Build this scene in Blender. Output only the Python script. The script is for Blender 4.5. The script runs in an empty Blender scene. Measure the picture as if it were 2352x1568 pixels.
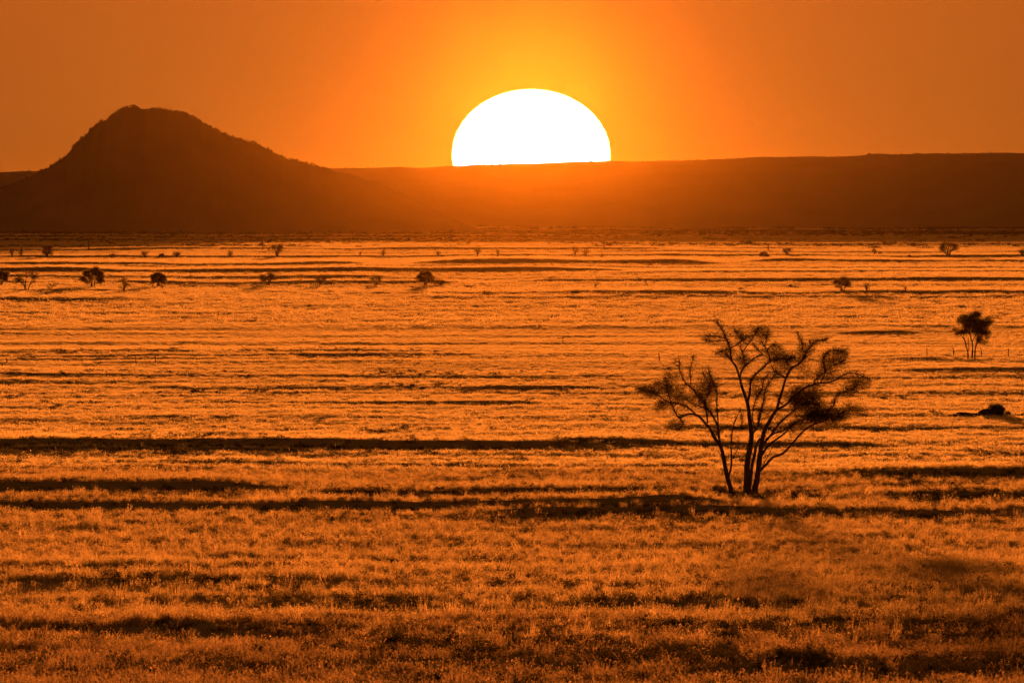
import bpy, math, random
import numpy as np
from mathutils import Vector

random.seed(7)
rng = np.random.default_rng(11)
C = bpy.context.scene.collection
SC = bpy.context.scene

# ------------------------------------------------------------------ camera, sky, sun, exposure
K = 2.538e-5                  # radians per pixel of a 2352 px wide frame (600 mm lens)
HOR = 490.0                   # row of the true horizon in that frame
cam_d = bpy.data.cameras.new('camera')
cam = bpy.data.objects.new('camera', cam_d); C.objects.link(cam)
cam.location = (0, 0, 0)
cam.rotation_euler = (math.pi / 2 - (784 - HOR) * K, 0, 0)
cam_d.sensor_width = 36.0
cam_d.lens = 36.0 / (2 * math.tan(1176 * K))
cam_d.clip_start = 1.0
cam_d.clip_end = 400000.0
cam_d.dof.use_dof = True
cam_d.dof.focus_distance = 760.0
cam_d.dof.aperture_fstop = 20.0
SC.camera = cam

SUN_AZ = (1220 - 1176) * K                 # towards +y
SUN_EL_DISC = (HOR - 355) * K              # centre of the visible, flattened disc
SUN_EL = math.radians(0.33)                # the part of the disc above the ridge
SUN_DIR = Vector((math.sin(SUN_AZ), math.cos(SUN_AZ), math.tan(SUN_EL))).normalized()
GLOW_DIR = Vector((math.sin(SUN_AZ), math.cos(SUN_AZ), math.tan(SUN_EL_DISC + 30 * K))).normalized()

w = bpy.data.worlds.new('World'); SC.world = w; w.use_nodes = True
nt = w.node_tree; nt.nodes.clear()
def N(t, **kw):
    n = nt.nodes.new(t)
    for k_, v_ in kw.items(): setattr(n, k_, v_)
    return n
def L(a, b): nt.links.new(a, b)
def mathn(op, a, b=None, c=None):
    n = N('ShaderNodeMath', operation=op)
    for i, v in enumerate((a, b, c)):
        if v is None: continue
        if isinstance(v, (int, float)): n.inputs[i].default_value = v
        else: L(v, n.inputs[i])
    return n.outputs[0]
sky = N('ShaderNodeTexSky', sky_type='NISHITA')
sky.sun_disc = False
sky.sun_elevation = SUN_EL
sky.sun_rotation = SUN_AZ
sky.air_density = 1.6; sky.dust_density = 4.0; sky.ozone_density = 1.0
tint = N('ShaderNodeMix', data_type='RGBA', blend_type='MULTIPLY')
tint.inputs['Factor'].default_value = 1.0
tint.inputs['B'].default_value = (1.0, 0.42, 0.10, 1)      # the deep orange dusk light of the place
L(sky.outputs[0], tint.inputs['A'])
bg = N('ShaderNodeBackground'); bg.inputs['Strength'].default_value = 0.05      # low end of the daylight range
L(tint.outputs['Result'], bg.inputs['Color'])
# aureole of dust scattered light round the sun, by true angle from it
tc = N('ShaderNodeTexCoord')
nrm = N('ShaderNodeVectorMath', operation='NORMALIZE'); L(tc.outputs['Generated'], nrm.inputs[0])
sub = N('ShaderNodeVectorMath', operation='SUBTRACT'); L(nrm.outputs[0], sub.inputs[0]); sub.inputs[1].default_value = GLOW_DIR
ln = N('ShaderNodeVectorMath', operation='LENGTH'); L(sub.outputs[0], ln.inputs[0])
th = ln.outputs['Value']
def lobe(width, amp, p=1.0):
    # amp / (1 + (th/width)^2)^p
    q = mathn('DIVIDE', th, width); q = mathn('MULTIPLY', q, q); q = mathn('ADD', q, 1.0)
    q = mathn('POWER', q, -p); return mathn('MULTIPLY', q, amp)
AUR = [(0.0055, 0.03 / 10.8, 1.5), (0.060, 0.37 / 10.8, 1.0), (0.16, 0.19 / 10.8, 1.0)]
AUR_COL = [(1.0, 0.30, 0.04), (1.0, 0.262, 0.030), (1.0, 0.235, 0.026)]
last = bg.outputs[0]
for (wd, am, p), col in zip(AUR, AUR_COL):
    e = N('ShaderNodeBackground'); e.inputs['Color'].default_value = (*col, 1); L(lobe(wd, am, p), e.inputs['Strength'])
    a = N('ShaderNodeAddShader'); L(last, a.inputs[0]); L(e.outputs[0], a.inputs[1]); last = a.outputs[0]
wo = N('ShaderNodeOutputWorld'); L(last, wo.inputs['Surface'])

sl = bpy.data.lights.new('sun_light', 'SUN')
sl.energy = 5.0; sl.color = (1.0, 0.28, 0.045); sl.angle = math.radians(0.45)
so = bpy.data.objects.new('sun_light', sl); C.objects.link(so)
so.rotation_euler = (-SUN_DIR).to_track_quat('-Z', 'Y').to_euler()

vs = SC.view_settings
vs.view_transform = 'Standard'; vs.look = 'None'; vs.gamma = 1.0; vs.use_curve_mapping = False
vs.exposure = 3.25
SC.render.engine = 'CYCLES'
SC.cycles.use_denoising = True; SC.cycles.denoiser = 'OPENIMAGEDENOISE'; SC.cycles.denoising_prefilter = 'NONE'; SC.cycles.denoising_input_passes = 'RGB_ALBEDO_NORMAL'
SC.cycles.max_bounces = 6; SC.cycles.diffuse_bounces = 3; SC.cycles.transmission_bounces = 3
SC.cycles.transparent_max_bounces = 8; SC.cycles.volume_bounces = 0

# ------------------------------------------------------------------ helpers
def mat(name, col, trans=0.0, tcol=None, rough=0.8, var=0.0, scale=4.0):
    m = bpy.data.materials.new(name); m.use_nodes = True
    t = m.node_tree; t.nodes.clear()
    out = t.nodes.new('ShaderNodeOutputMaterial')
    d = t.nodes.new('ShaderNodeBsdfPrincipled'); d.inputs['Roughness'].default_value = rough
    d.inputs['Specular IOR Level'].default_value = 0.0
    noise = t.nodes.new('ShaderNodeTexNoise'); noise.inputs['Scale'].default_value = scale; noise.inputs['Detail'].default_value = 4
    tcn = t.nodes.new('ShaderNodeTexCoord'); t.links.new(tcn.outputs['Object'], noise.inputs['Vector'])
    info = t.nodes.new('ShaderNodeObjectInfo')
    add = t.nodes.new('ShaderNodeMath'); add.operation = 'ADD'
    t.links.new(noise.outputs['Fac'], add.inputs[0]); t.links.new(info.outputs['Random'], add.inputs[1])
    mr = t.nodes.new('ShaderNodeMapRange'); mr.inputs['From Min'].default_value = 0.2; mr.inputs['From Max'].default_value = 1.6
    mr.inputs['To Min'].default_value = 1 - var; mr.inputs['To Max'].default_value = 1 + var
    t.links.new(add.outputs[0], mr.inputs['Value'])
    def tinted(c):
        v = t.nodes.new('ShaderNodeVectorMath'); v.operation = 'SCALE'; v.inputs[0].default_value = c[:3]
        t.links.new(mr.outputs[0], v.inputs['Scale']); return v.outputs[0]
    t.links.new(tinted(col), d.inputs['Base Color'])
    if trans > 0:
        tr = t.nodes.new('ShaderNodeBsdfTranslucent'); t.links.new(tinted(tcol or col), tr.inputs['Color'])
        mx = t.nodes.new('ShaderNodeMixShader'); mx.inputs[0].default_value = trans
        t.links.new(d.outputs[0], mx.inputs[1]); t.links.new(tr.outputs[0], mx.inputs[2])
        t.links.new(mx.outputs[0], out.inputs['Surface'])
    else:
        t.links.new(d.outputs[0], out.inputs['Surface'])
    return m

def mesh_obj(name, V, F, m, parent=None, smooth=False):
    """V: (n,3), F: list/array of faces with a constant corner count, or list of arrays."""
    me = bpy.data.meshes.new(name)
    V = np.asarray(V, dtype=np.float32)
    Fs = F if isinstance(F, list) else [F]
    Fs = [np.asarray(f, dtype=np.int32) for f in Fs if len(f)]
    idx = np.concatenate([f.ravel() for f in Fs])
    tot = np.concatenate([np.full(len(f), f.shape[1], np.int32) for f in Fs])
    st = np.concatenate([[0], np.cumsum(tot)[:-1]]).astype(np.int32)
    me.vertices.add(len(V)); me.vertices.foreach_set('co', V.ravel())
    me.loops.add(len(idx)); me.loops.foreach_set('vertex_index', idx)
    me.polygons.add(len(tot)); me.polygons.foreach_set('loop_start', st); me.polygons.foreach_set('loop_total', tot)
    if smooth: me.polygons.foreach_set('use_smooth', np.ones(len(tot), bool))
    me.update(calc_edges=True); me.validate()
    if m: me.materials.append(m)
    o = bpy.data.objects.new(name, me)
    if parent is not False: C.objects.link(o)
    if parent: o.parent = parent
    return o

def thing(name, loc, label, cat, group=None):
    o = bpy.data.objects.new(name, None); C.objects.link(o)
    o.location = loc; o.empty_display_size = 0.5
    o['label'] = label; o['category'] = cat
    if group: o['group'] = group
    return o

# value noise on numpy arrays
_perm = np.random.default_rng(5).random((256, 256)).astype(np.float64)
def vnoise(x, y, s=0):
    xi = np.floor(x).astype(np.int64); yi = np.floor(y).astype(np.int64)
    fx = x - xi; fy = y - yi
    fx = fx * fx * fx * (fx * (fx * 6 - 15) + 10); fy = fy * fy * fy * (fy * (fy * 6 - 15) + 10)
    xi = xi + 17 * s; yi = yi + 31 * s
    g = lambda a, b: _perm[a & 255, b & 255]
    a = g(xi, yi) * (1 - fx) + g(xi + 1, yi) * fx
    b = g(xi, yi + 1) * (1 - fx) + g(xi + 1, yi + 1) * fx
    return (a * (1 - fy) + b * fy) * 2 - 1
def sstep(t):
    t = np.clip(t, 0, 1); return t * t * (3 - 2 * t)

# ------------------------------------------------------------------ the plain: long profile, low terraces, undulation
def base_z(d):
    d = np.asarray(d, dtype=np.float64)
    u = 300 - d
    near = -8.2 + 0.01313 * u + 2.97e-5 * u * u * (d > 0)
    far = -(8.2 + 6.5 * (1 - np.exp(-(np.maximum(d, 300) - 300) / 495.0))) - 0.00018 * np.maximum(d - 1500, 0)
    return np.where(d < 300, near, far)
_dd = np.geomspace(200, 60000, 6000)
_yy = HOR - base_z(_dd) / _dd / K
def row_to_d(Y):
    return np.interp(-np.asarray(Y, float), -_yy, _dd)
def rel(d):    # angle between the sight line and the ground there
    return -base_z(d) / d - (base_z(d) - base_z(d * 1.01)) / (d * 0.01)

# low terraces (risers face the camera): row of the foot, height in rows, first and last column, tilt
BANDS = [
 (1188, 20, 950, 3000, -2), (1173, 21, -600, 1800, 3), (1136, 22, -600, 760, 2), (1097, 13, 1780, 2700, 3), (1150, 7, 640, 1600, -2),
 (1078, 5, 300, 1700, 2), (1030, 19, -600, 1600, -5), (1026, 10, 1200, 2100, 0), (1040, 7, -400, 900, 0), (1150, 9, 1950, 2700, 2),
 (893, 6, 300, 1500, 0), (868, 5, -300, 1500, 3), (905, 3.5, 900, 2500, 0), (880, 4, -300, 900, 0), (874, 3, 1100, 2500, -3), (930, 5, -200, 1300, 2), (857, 7, 2000, 2500, 0),
 (820, 4, -500, 1500, -3), (828, 4, -500, 800, -2), (836, 2.5, -500, 1100, -3), (811, 4, -200, 1300, -2), (764, 7, 1850, 2180, 0), (829, 6, 1960, 2290, 0), (763, 3, -100, 95, 0),
 (738, 4, 480, 565, 0), (850, 5, 1480, 1640, 0), (774, 3, 850, 1010, 0), (694, 6, -300, 380, 2), (718, 2, -300, 700, 0),
 (677, 6, 1150, 2500, -1), (684, 3, 900, 2500, 0), (671, 4, -300, 360, 0), (676, 4, 700, 1300, 0), (653, 5, -400, 1150, 0), (650, 7, 1150, 2500, -3),
 (641, 4, -400, 1000, 0), (633, 4, 1300, 2700, -3), (629, 8, -400, 1500, 0), (607, 8, 900, 1700, -1), (605, 6, 1650, 2700, -4), (609, 5, -400, 900, 0),
 (614, 2.5, -300, 2600, 0), (591, 4, -400, 2700, -1), (583, 2.5, 500, 2500, 0), (578, 4, -400, 1600, 0), (577, 3, 1500, 2700, -2), (564, 3, 1300, 2700, 0), (568, 2, -300, 800, 0),
 (552, 3, -400, 1300, 0), (546, 3, -400, 1500, 0), (534, 5, 1000, 2700, 0), (533, 5, -400, 1300, 0), (527, 3, -400, 2700, 0),
 (1285, 6, 300, 1300, 0), (1352, 14, -300, 1000, 6), (1395, 10, 600, 2700, -12), (1450, 12, -200, 900, 0), (1475, 12, 1100, 2700, -6),
 (1520, 11, 200, 1700, 0), (1535, 12, 1500, 2700, 0), (1320, 10, -400, 700, 0), (1240, 4, 400, 1100, 0), (965, 4, 200, 1500, 0), (985, 4, 1500, 2600, 0), (950, 5, 1500, 2100, 0),
]
def terrain(x, d, with_mask=False):
    z = base_z(d)
    dn = np.maximum(d, 30.0)
    X = 1176 + x / (K * dn)                       # bearing, in columns
    mask = np.zeros_like(z)
    for i, (Y, t, x0, x1, tilt) in enumerate(BANDS):
        t = t * (1.15 if Y < 760 else 1.0 if Y < 900 else 1.15)
        dc = float(row_to_d(Y))
        sc = K * dc
        wob = vnoise(x / (sc * 330), np.full_like(x, i * 3.3), i) * 3.0 + vnoise(x / (sc * 90), np.full_like(x, i * 7.1), i) * 1.2
        Yx = Y + (X - 1176) / 1176 * tilt + wob * min(1.0, t / 6.0)
        r = float(rel(dc))
        db = dc + (Y - Yx) * K * dc / max(r, 1e-4)
        h = t * K * dc
        soft = 330.0 if t > 12 else 160.0
        env = sstep((X - x0) / soft) * sstep((x1 - X) / soft) * (0.95 + (0.18 if t > 12 and Y < 1250 else 0.35) * vnoise(x / (sc * 210), np.full_like(x, 50 + i), i))
        wdt = np.clip(h * 3.5, 0.6, 30)
        Lb = h / (0.55 * r)
        s = (d - db) / wdt
        z = z + env * h * sstep(s) * np.exp(-np.maximum(d - db - wdt, 0) / Lb)
        if Y > 1270: env = env * np.clip(.55 + 1.2 * vnoise(x / (sc * 75), d / 11, 60 + i), 0, 1.25)
        if with_mask:
            foot = t * K * dc / r * 0.5
            mask = np.maximum(mask, env * np.where(s < 0, np.exp(s * wdt / foot), np.where(s < 1, 1.0, np.exp(-(s - 1) * 4))))
    f = sstep((d - 250) / 60.0)
    z = z + f * ((0.055 + .055 * sstep((520 - d) / 120) + 0 * d) * vnoise(x / 6, d / 7, 1) + (0.035 + .03 * sstep((520 - d) / 120)) * vnoise(x / 2.2, d / 2.8, 6) * sstep((1100 - d) / 400) + 0.085 * vnoise(x / 22, d / 17, 2) * sstep((2500 - d) / 1500)
         + .085 * vnoise(x / 2.4, d / 5, 7) * sstep((490 - d) / 110) + 0.10 * vnoise(x / 60, d / 45, 3)
         + 0.22 * vnoise(x / 300, d / 190, 4) * sstep((d - 900) / 900) + 0.5 * vnoise(x / 900, d / 700, 5) * sstep((d - 2500) / 2500))
    return (z, mask) if with_mask else z

def ground_at(X, Y):
    """point of the ground seen at column X, row Y"""
    dc = float(row_to_d(Y))
    d = np.linspace(dc * 0.85, dc * 1.15, 1600)
    x = (X - 1176) * K * d
    diff = terrain(x, d) + (Y - HOR) * K * d      # >0: ground above the ray
    i = int(np.argmax(diff > 0)) if (diff > 0).any() else 800
    d0 = d[i]; x0 = (X - 1176) * K * d0
    return float(x0), float(d0), float(terrain(np.array([x0]), np.array([d0]))[0])

# ground sheet: fine fan across the view, coarse skirts, out past the ridge
d_rows = [np.linspace(-400, 230, 40)]
Yr = np.arange(1640, 1200, -1.3); dr = row_to_d(Yr)
Yr2 = np.arange(1200, 505, -0.7); dr2 = row_to_d(Yr2)
rows = np.unique(np.concatenate([d_rows[0], dr[dr > 232], dr2[dr2 < 20500], np.geomspace(21000, 90000, 12)]))
ang = np.concatenate([np.linspace(-0.9, -0.06, 26)[:-1], np.linspace(-0.06, -0.034, 40)[:-1], np.linspace(-0.034, 0.034, 460), np.linspace(0.034, 0.06, 40)[1:], np.linspace(0.06, 0.9, 26)[1:]])
A, D = np.meshgrid(ang, rows)
Xg = A * np.maximum(np.abs(D), 230.0)
Zg = terrain(Xg, D)
nr, nc = A.shape
ii = (np.arange(nr - 1)[:, None] * nc + np.arange(nc - 1)[None, :]).ravel()
Fg = np.stack([ii, ii + 1, ii + nc + 1, ii + nc], 1)
gm = mat('dry_soil', (0.17, 0.11, 0.065), var=0.35, scale=0.8, rough=0.95)
g = mesh_obj('ground', np.stack([Xg.ravel(), D.ravel(), Zg.ravel()], 1), Fg, gm, smooth=True)
g['kind'] = 'structure'

# ------------------------------------------------------------------ hills
def hill(name, cx, dist, width, depth, prof_x, prof_z, nx, ny, m, rough, foot, seed, table=False):
    ny += 1 - ny % 2
    """prof_x in columns, prof_z in rows (silhouette)."""
    Xs = np.linspace(prof_x[0], prof_x[-1], nx)
    Zs = np.interp(Xs, prof_x, prof_z)
    top = (HOR - Zs) * K * dist
    gz = float(base_z(dist))
    v = np.linspace(-1, 1, ny)
    H = np.zeros((ny, nx)); xw = (Xs - 1176) * K * dist
    for j, t in enumerate(v):
        a = abs(t)
        fall = (1 - a ** 1.5) ** 1.6 if not table else sstep((1 - a) / 0.7) ** 0.8
        H[j] = gz + (top - gz) * fall
    XX, VV = np.meshgrid(xw, v)
    DD = dist + VV * depth
    hh = np.maximum(H - gz, 0)
    n = vnoise(XX / (rough * 14), DD / (rough * 16), seed) * 1.3 + vnoise(XX / (rough * 5), DD / (rough * 7), seed + 1) * 0.6 + vnoise(XX / (rough * 1.8), DD / (rough * 3), seed + 2) * 0.28
    env = np.clip(hh / (rough * 12), 0, 1)
    keep = 0.0 + sstep(np.abs(VV) / 0.5)
    H = H + (vnoise(XX / (rough * 2.2), DD * 0 + 3, seed + 5) * 0.5 + vnoise(XX / (rough * 0.8), DD * 0 + 7, seed + 6) * 0.3) * rough * env * np.exp(-(VV / .06) ** 2)
    H = H + n * rough * env * keep * 0.55 - 2.0 * (1 - np.clip(hh / 2, 0, 1))
    ii = (np.arange(ny - 1)[:, None] * nx + np.arange(nx - 1)[None, :]).ravel()
    F = np.stack([ii, ii + 1, ii + nx + 1, ii + nx], 1)
    return mesh_obj(name, np.stack([XX.ravel(), DD.ravel(), H.ravel()], 1), F, m, smooth=True), xw, top
rock = mat('hill_rock', (0.16, 0.10, 0.07), var=0.4, scale=0.02, rough=0.95)
mp = [(0,625),(60,610),(100,600),(180,560),(265,515),(300,500),(330,485),(420,428),(455,398),(470,380),(485,355),(520,320),(560,283),(585,262),(600,240),(635,200),(665,183),(700,170),(725,158),(750,135),(795,105),(810,92),(835,82),(880,76),(930,82),(960,96),(985,103),(1010,90),(1060,92),(1120,95),(1160,104),(1190,107),(1245,120),(1300,145),(1345,168),(1360,182),(1400,207),(1450,230),(1500,258),(1550,280),(1620,300),(1715,320),(1745,338),(1800,365),(1850,395),(1900,420),(1950,435),(2010,448),(2090,463),(2150,487),(2200,500),(2350,530),(2540,590),(2720,665),(2900,750),(3080,840),(3250,915)]
mpx = np.array([-420, -160] + [p[0] * .3418 for p in mp]); mpy = np.array([545, 455] + [218.2 + p[1] * .3418 for p in mp])
DM = 14000.0
mount, _, _ = hill('mountain', 0, DM, 0, 170, mpx, mpy, 700, 90, rock, 1.1, 0, 21)
mount['kind'] = 'structure'
DR = 17000.0
rp = [(-2600,430),(-1500,410),(-800,400),(-300,398),(0,397),(80,395),(300,392),(600,390),(750,388),(850,388),(920,385),(960,388),(1040,383),(1130,379),(1220,377),(1330,373),(1400,371),(1470,373),(1500,371.5),(1600,369),(1700,366),(1740,363),(1800,362.5),(1860,361),(1900,362.5),(1950,361),(1980,358),(2000,355),(2050,357),(2100,355),(2200,355),(2260,353),(2352,354),(2600,352),(3000,349),(4200,356),(5200,366)]
ridge, rxw, rtop = hill('ridge', 0, DR, 0, 700, np.array([p[0] for p in rp]), np.array([p[1] for p in rp]), 1600, 60, rock, 1.3, 0, 41, table=True)
ridge['kind'] = 'structure'

# bushes on the skyline of mountain and ridge: one joined mass each
def leaf_cloud(n, c, r, size, rg, flat=0.0):
    """n small triangles-pairs (quads) in an ellipsoid: returns V, F"""
    p = rg.normal(size=(n, 3)); p /= np.linalg.norm(p, axis=1, keepdims=True) + 1e-9
    p *= rg.random((n, 1)) ** (1 / 2.2)
    p = np.asarray(c) + p * np.asarray(r)
    a = rg.normal(size=(n, 3)); a /= np.linalg.norm(a, axis=1, keepdims=True)
    b = rg.normal(size=(n, 3)); b -= (b * a).sum(1, keepdims=True) * a; b /= np.linalg.norm(b, axis=1, keepdims=True)
    s = size * (0.5 + rg.random((n, 1)))
    V = np.stack([p - a * s, p + b * s * 0.45, p + a * s, p - b * s * 0.45], 1).reshape(-1, 3)
    F = np.arange(n * 4).reshape(-1, 4)
    return V, F
class Acc:
    def __init__(s): s.V = []; s.F = {3: [], 4: []}; s.n = 0
    def add(s, V, F):
        F = np.asarray(F)
        s.V.append(np.asarray(V)); s.F[F.shape[1]].append(F + s.n); s.n += len(V)
    def build(s, name, m, parent=None, smooth=False):
        Fs = [np.concatenate(f) for f in s.F.values() if f]
        return mesh_obj(name, np.concatenate(s.V), Fs, m, parent, smooth)

leafm = mat('acacia_leaf', (0.08, 0.07, 0.03), trans=0.6, tcol=(0.30, 0.22, 0.07), var=0.3)
barkm = mat('acacia_bark', (0.075, 0.05, 0.035), var=0.3, scale=6)
woodm = mat('weathered_wood', (0.09, 0.07, 0.055), var=0.2, scale=5)
scrubm = mat('scrub_leaf', (0.045, 0.045, 0.025), trans=0.2, tcol=(0.08, 0.06, 0.03), var=0.3)

acc = Acc()
bushy = [(i, ) for i in range(0)]
_rg = np.random.default_rng(3)
for i in range(420):
    X = _rg.uniform(mpx[2], 760); top = (HOR - np.interp(X, mpx, mpy)) * K * DM
    s = _rg.choice([0.6, 0.9, 1.5], p=[.6, .3, .1])
    V, F = leaf_cloud(14, ((X - 1176) * K * DM, DM + _rg.uniform(-14, 14), top + s * 0.3), (s, s, s * .8), s * .6, _rg); acc.add(V, F)
o = acc.build('hill_scrub', scrubm); o['kind'] = 'stuff'; o['label'] = 'tiny bushes along the skyline of the rounded mountain'
acc = Acc()
for i in range(900):
    X = _rg.uniform(-60, 2420); top = float(np.interp((X - 1176) * K * DR, rxw, rtop))
    s = _rg.choice([0.6, 1.0, 1.5], p=[.6, .3, .1])
    V, F = leaf_cloud(12, ((X - 1176) * K * DR, DR + _rg.uniform(-20, 20), top + s * 0.2), (s * 1.4, s, s * .8), s * .7, _rg); acc.add(V, F)
o = acc.build('ridge_scrub', scrubm); o['kind'] = 'stuff'; o['label'] = 'fine line of bushes on top of the long ridge'

# ------------------------------------------------------------------ the sun itself
bs_n = 96; DS = 220000.0
import bmesh
bm = bmesh.new(); bmesh.ops.create_uvsphere(bm, u_segments=96, v_segments=64, radius=1.0)
me = bpy.data.meshes.new('sun'); bm.to_mesh(me); bm.free()
sun = bpy.data.objects.new('sun', me); C.objects.link(sun)
rx = 182.0 * K * DS; rz = 150.0 * K * DS
co = np.zeros(len(me.vertices) * 3); me.vertices.foreach_get('co', co); co = co.reshape(-1, 3)
# the dense air near the ridge flattens the disc and ripples its edge
edge = 1 + 0.0045 * np.sin(co[:, 2] * 31 + 1.0) * np.sin(co[:, 2] * 13) + 0.0035 * np.sin(co[:, 2] * 57 + 2 * np.sin(co[:, 2] * 9))
co[:, 0] *= rx * edge; co[:, 1] *= rx; co[:, 2] *= rz
me.vertices.foreach_set('co', co.ravel()); me.update()
sun.location = (SUN_AZ * DS, DS, SUN_EL_DISC * DS)
sm = bpy.data.materials.new('sun_glow'); sm.use_nodes = True
t = sm.node_tree; t.nodes.clear(); e = t.nodes.new('ShaderNodeEmission'); e.inputs['Strength'].default_value = 1.0
tc_ = t.nodes.new('ShaderNodeTexCoord'); mp_ = t.nodes.new('ShaderNodeMapping'); mp_.inputs['Scale'].default_value = (1 / rx, 0, 1 / rz)
ln_ = t.nodes.new('ShaderNodeVectorMath'); ln_.operation = 'LENGTH'; t.links.new(tc_.outputs['Object'], mp_.inputs['Vector']); t.links.new(mp_.outputs[0], ln_.inputs[0])
cr_ = t.nodes.new('ShaderNodeValToRGB'); t.links.new(ln_.outputs['Value'], cr_.inputs[0])
cr_.color_ramp.elements[0].position = 0.93; cr_.color_ramp.elements[0].color = (1, .97, .95, 1)      # limb of the disc: whiter core, yellow rim
cr_.color_ramp.elements[1].position = 1.0; cr_.color_ramp.elements[1].color = (1.0, .52, .08, 1)
q_ = cr_.color_ramp.elements.new(0.975); q_.color = (1, .85, .5, 1)
t.links.new(cr_.outputs[0], e.inputs['Color'])
o_ = t.nodes.new('ShaderNodeOutputMaterial'); t.links.new(e.outputs[0], o_.inputs['Surface'])
me.materials.append(sm); sm.cycles.emission_sampling = 'NONE'
sun['label'] = 'huge white setting sun half sunk behind the long ridge'; sun['category'] = 'sun'

# ------------------------------------------------------------------ tubes and trees
def smooth_poly(P, R, sub=4):
    P = np.asarray(P, float); R = np.asarray(R, float)
    if len(P) < 3: return P, R
    Q = np.vstack([2 * P[0] - P[1], P, 2 * P[-1] - P[-2]]); out = []; ro = []
    for i in range(1, len(Q) - 2):
        for k in range(sub):
            t = k / sub
            out.append(0.5 * ((2 * Q[i]) + (-Q[i-1] + Q[i+1]) * t + (2*Q[i-1] - 5*Q[i] + 4*Q[i+1] - Q[i+2]) * t*t + (-Q[i-1] + 3*Q[i] - 3*Q[i+1] + Q[i+2]) * t**3))
            ro.append(R[i-1] * (1 - t) + R[i] * t)
    out.append(P[-1]); ro.append(R[-1])
    return np.array(out), np.array(ro)
def tube(P, R, sides=7, sub=4, knob=0.0, rg=None):
    P, R = smooth_poly(P, R, sub)
    n = len(P)
    T = np.gradient(P, axis=0); T /= np.linalg.norm(T, axis=1, keepdims=True) + 1e-9
    up = np.array([0.0, 1.0, 0.0]); A = np.cross(T, up); bad = np.linalg.norm(A, axis=1) < 1e-3; A[bad] = (1, 0, 0)
    A /= np.linalg.norm(A, axis=1, keepdims=True); B = np.cross(T, A)
    an = np.linspace(0, 2 * np.pi, sides, endpoint=False)
    rad = R[:, None] * np.ones(sides)
    if knob and rg is not None: rad = rad * (1 + knob * rg.normal(size=rad.shape))
    V = P[:, None, :] + rad[..., None] * (np.cos(an)[None, :, None] * A[:, None, :] + np.sin(an)[None, :, None] * B[:, None, :])
    V = V.reshape(-1, 3)
    i = np.arange(n - 1)[:, None] * sides; j = np.arange(sides)[None, :]; j2 = (j + 1) % sides
    F = np.stack([i + j, i + j2, i + sides + j2, i + sides + j], -1).reshape(-1, 4)
    V = np.vstack([V, P[-1:] + T[-1:] * R[-1]]); tip = len(V) - 1
    Ft = np.stack([(n - 1) * sides + np.arange(sides), (n - 1) * sides + (np.arange(sides) + 1) % sides, np.full(sides, tip)], 1)
    return V, F, Ft

def strokes(p0, dr, ln, wd, rg, segs=3, bend=0.5, droop=0.0):
    """many thin crossed ribbons-as-prisms: p0 (n,3), dr (n,3), ln (n), wd (n). triangular cross-section"""
    n = len(p0)
    dr = dr / (np.linalg.norm(dr, axis=1, keepdims=True) + 1e-9)
    P = [p0]; cur = p0.copy(); dd = dr.copy()
    for s in range(segs):
        cur = cur + dd * (ln / segs)[:, None]
        P.append(cur.copy())
        dd = dd + rg.normal(size=dd.shape) * bend; dd[:, 2] -= droop; dd /= np.linalg.norm(dd, axis=1, keepdims=True)
    P = np.stack(P, 1)                                           # n, segs+1, 3
    a = np.cross(dr, np.array([0.0, 1.0, 0.0])); a /= np.linalg.norm(a, axis=1, keepdims=True) + 1e-9
    b = np.cross(dr, a)
    V = []
    taper = np.linspace(1, 0.35, segs + 1)
    for k in range(3):
        o = np.cos(k * 2.094) * a + np.sin(k * 2.094) * b
        V.append(P + o[:, None, :] * (wd[:, None, None] * taper[None, :, None]))
    V = np.stack(V, 2).reshape(-1, 3)                            # n*(segs+1)*3
    F = []
    base = np.arange(n)[:, None] * (segs + 1) * 3
    for s in range(segs):
        for k in range(3):
            k2 = (k + 1) % 3
            F.append(np.concatenate([base + s * 3 + k, base + s * 3 + k2, base + (s + 1) * 3 + k2, base + (s + 1) * 3 + k], 1))
    return V, np.concatenate(F), P

def crown_cluster(twigs, leaves, c, r, dens, rg, twig_len, twig_w, leaf, unit):
    """cluster at c with radii r (metres): fine bent twigs with leaflets along them"""
    area = math.pi * r[0] * r[2] / (unit * unit)
    n = max(4, int(area * dens))
    p = rg.normal(size=(n, 3)); p /= np.linalg.norm(p, axis=1, keepdims=True); q = rg.random((n, 1)) ** 0.6
    p0 = np.asarray(c) + p * q * np.asarray(r) * 0.8
    d = p * np.array([1, 1, .6]) + rg.normal(size=(n, 3)) * 0.7; d[:, 2] += 0.15
    ln = twig_len * (0.5 + rg.random(n)); wd = twig_w * (0.6 + 0.8 * rg.random(n))
    V, F, P = strokes(p0, d, ln, wd, rg, 3, 0.4)
    twigs.add(V, F)
    m = 5
    t = rg.random((n, m)) * 2.999; i = t.astype(int); f = (t - i)[..., None]
    idx = np.arange(n)[:, None]
    q = P[idx, i] * (1 - f) + P[idx, i + 1] * f + rg.normal(size=(n, m, 3)) * leaf * 0.8
    q = q.reshape(-1, 3)
    a = rg.normal(size=q.shape); a /= np.linalg.norm(a, axis=1, keepdims=True)
    b = rg.normal(size=q.shape); b -= (b * a).sum(1, keepdims=True) * a; b /= np.linalg.norm(b, axis=1, keepdims=True)
    s = leaf * (0.5 + rg.random((len(q), 1)))
    V = np.stack([q - a * s, q + b * s * .4, q + a * s, q - b * s * .4], 1).reshape(-1, 3)
    leaves.add(V, np.arange(len(V)).reshape(-1, 4))

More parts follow.
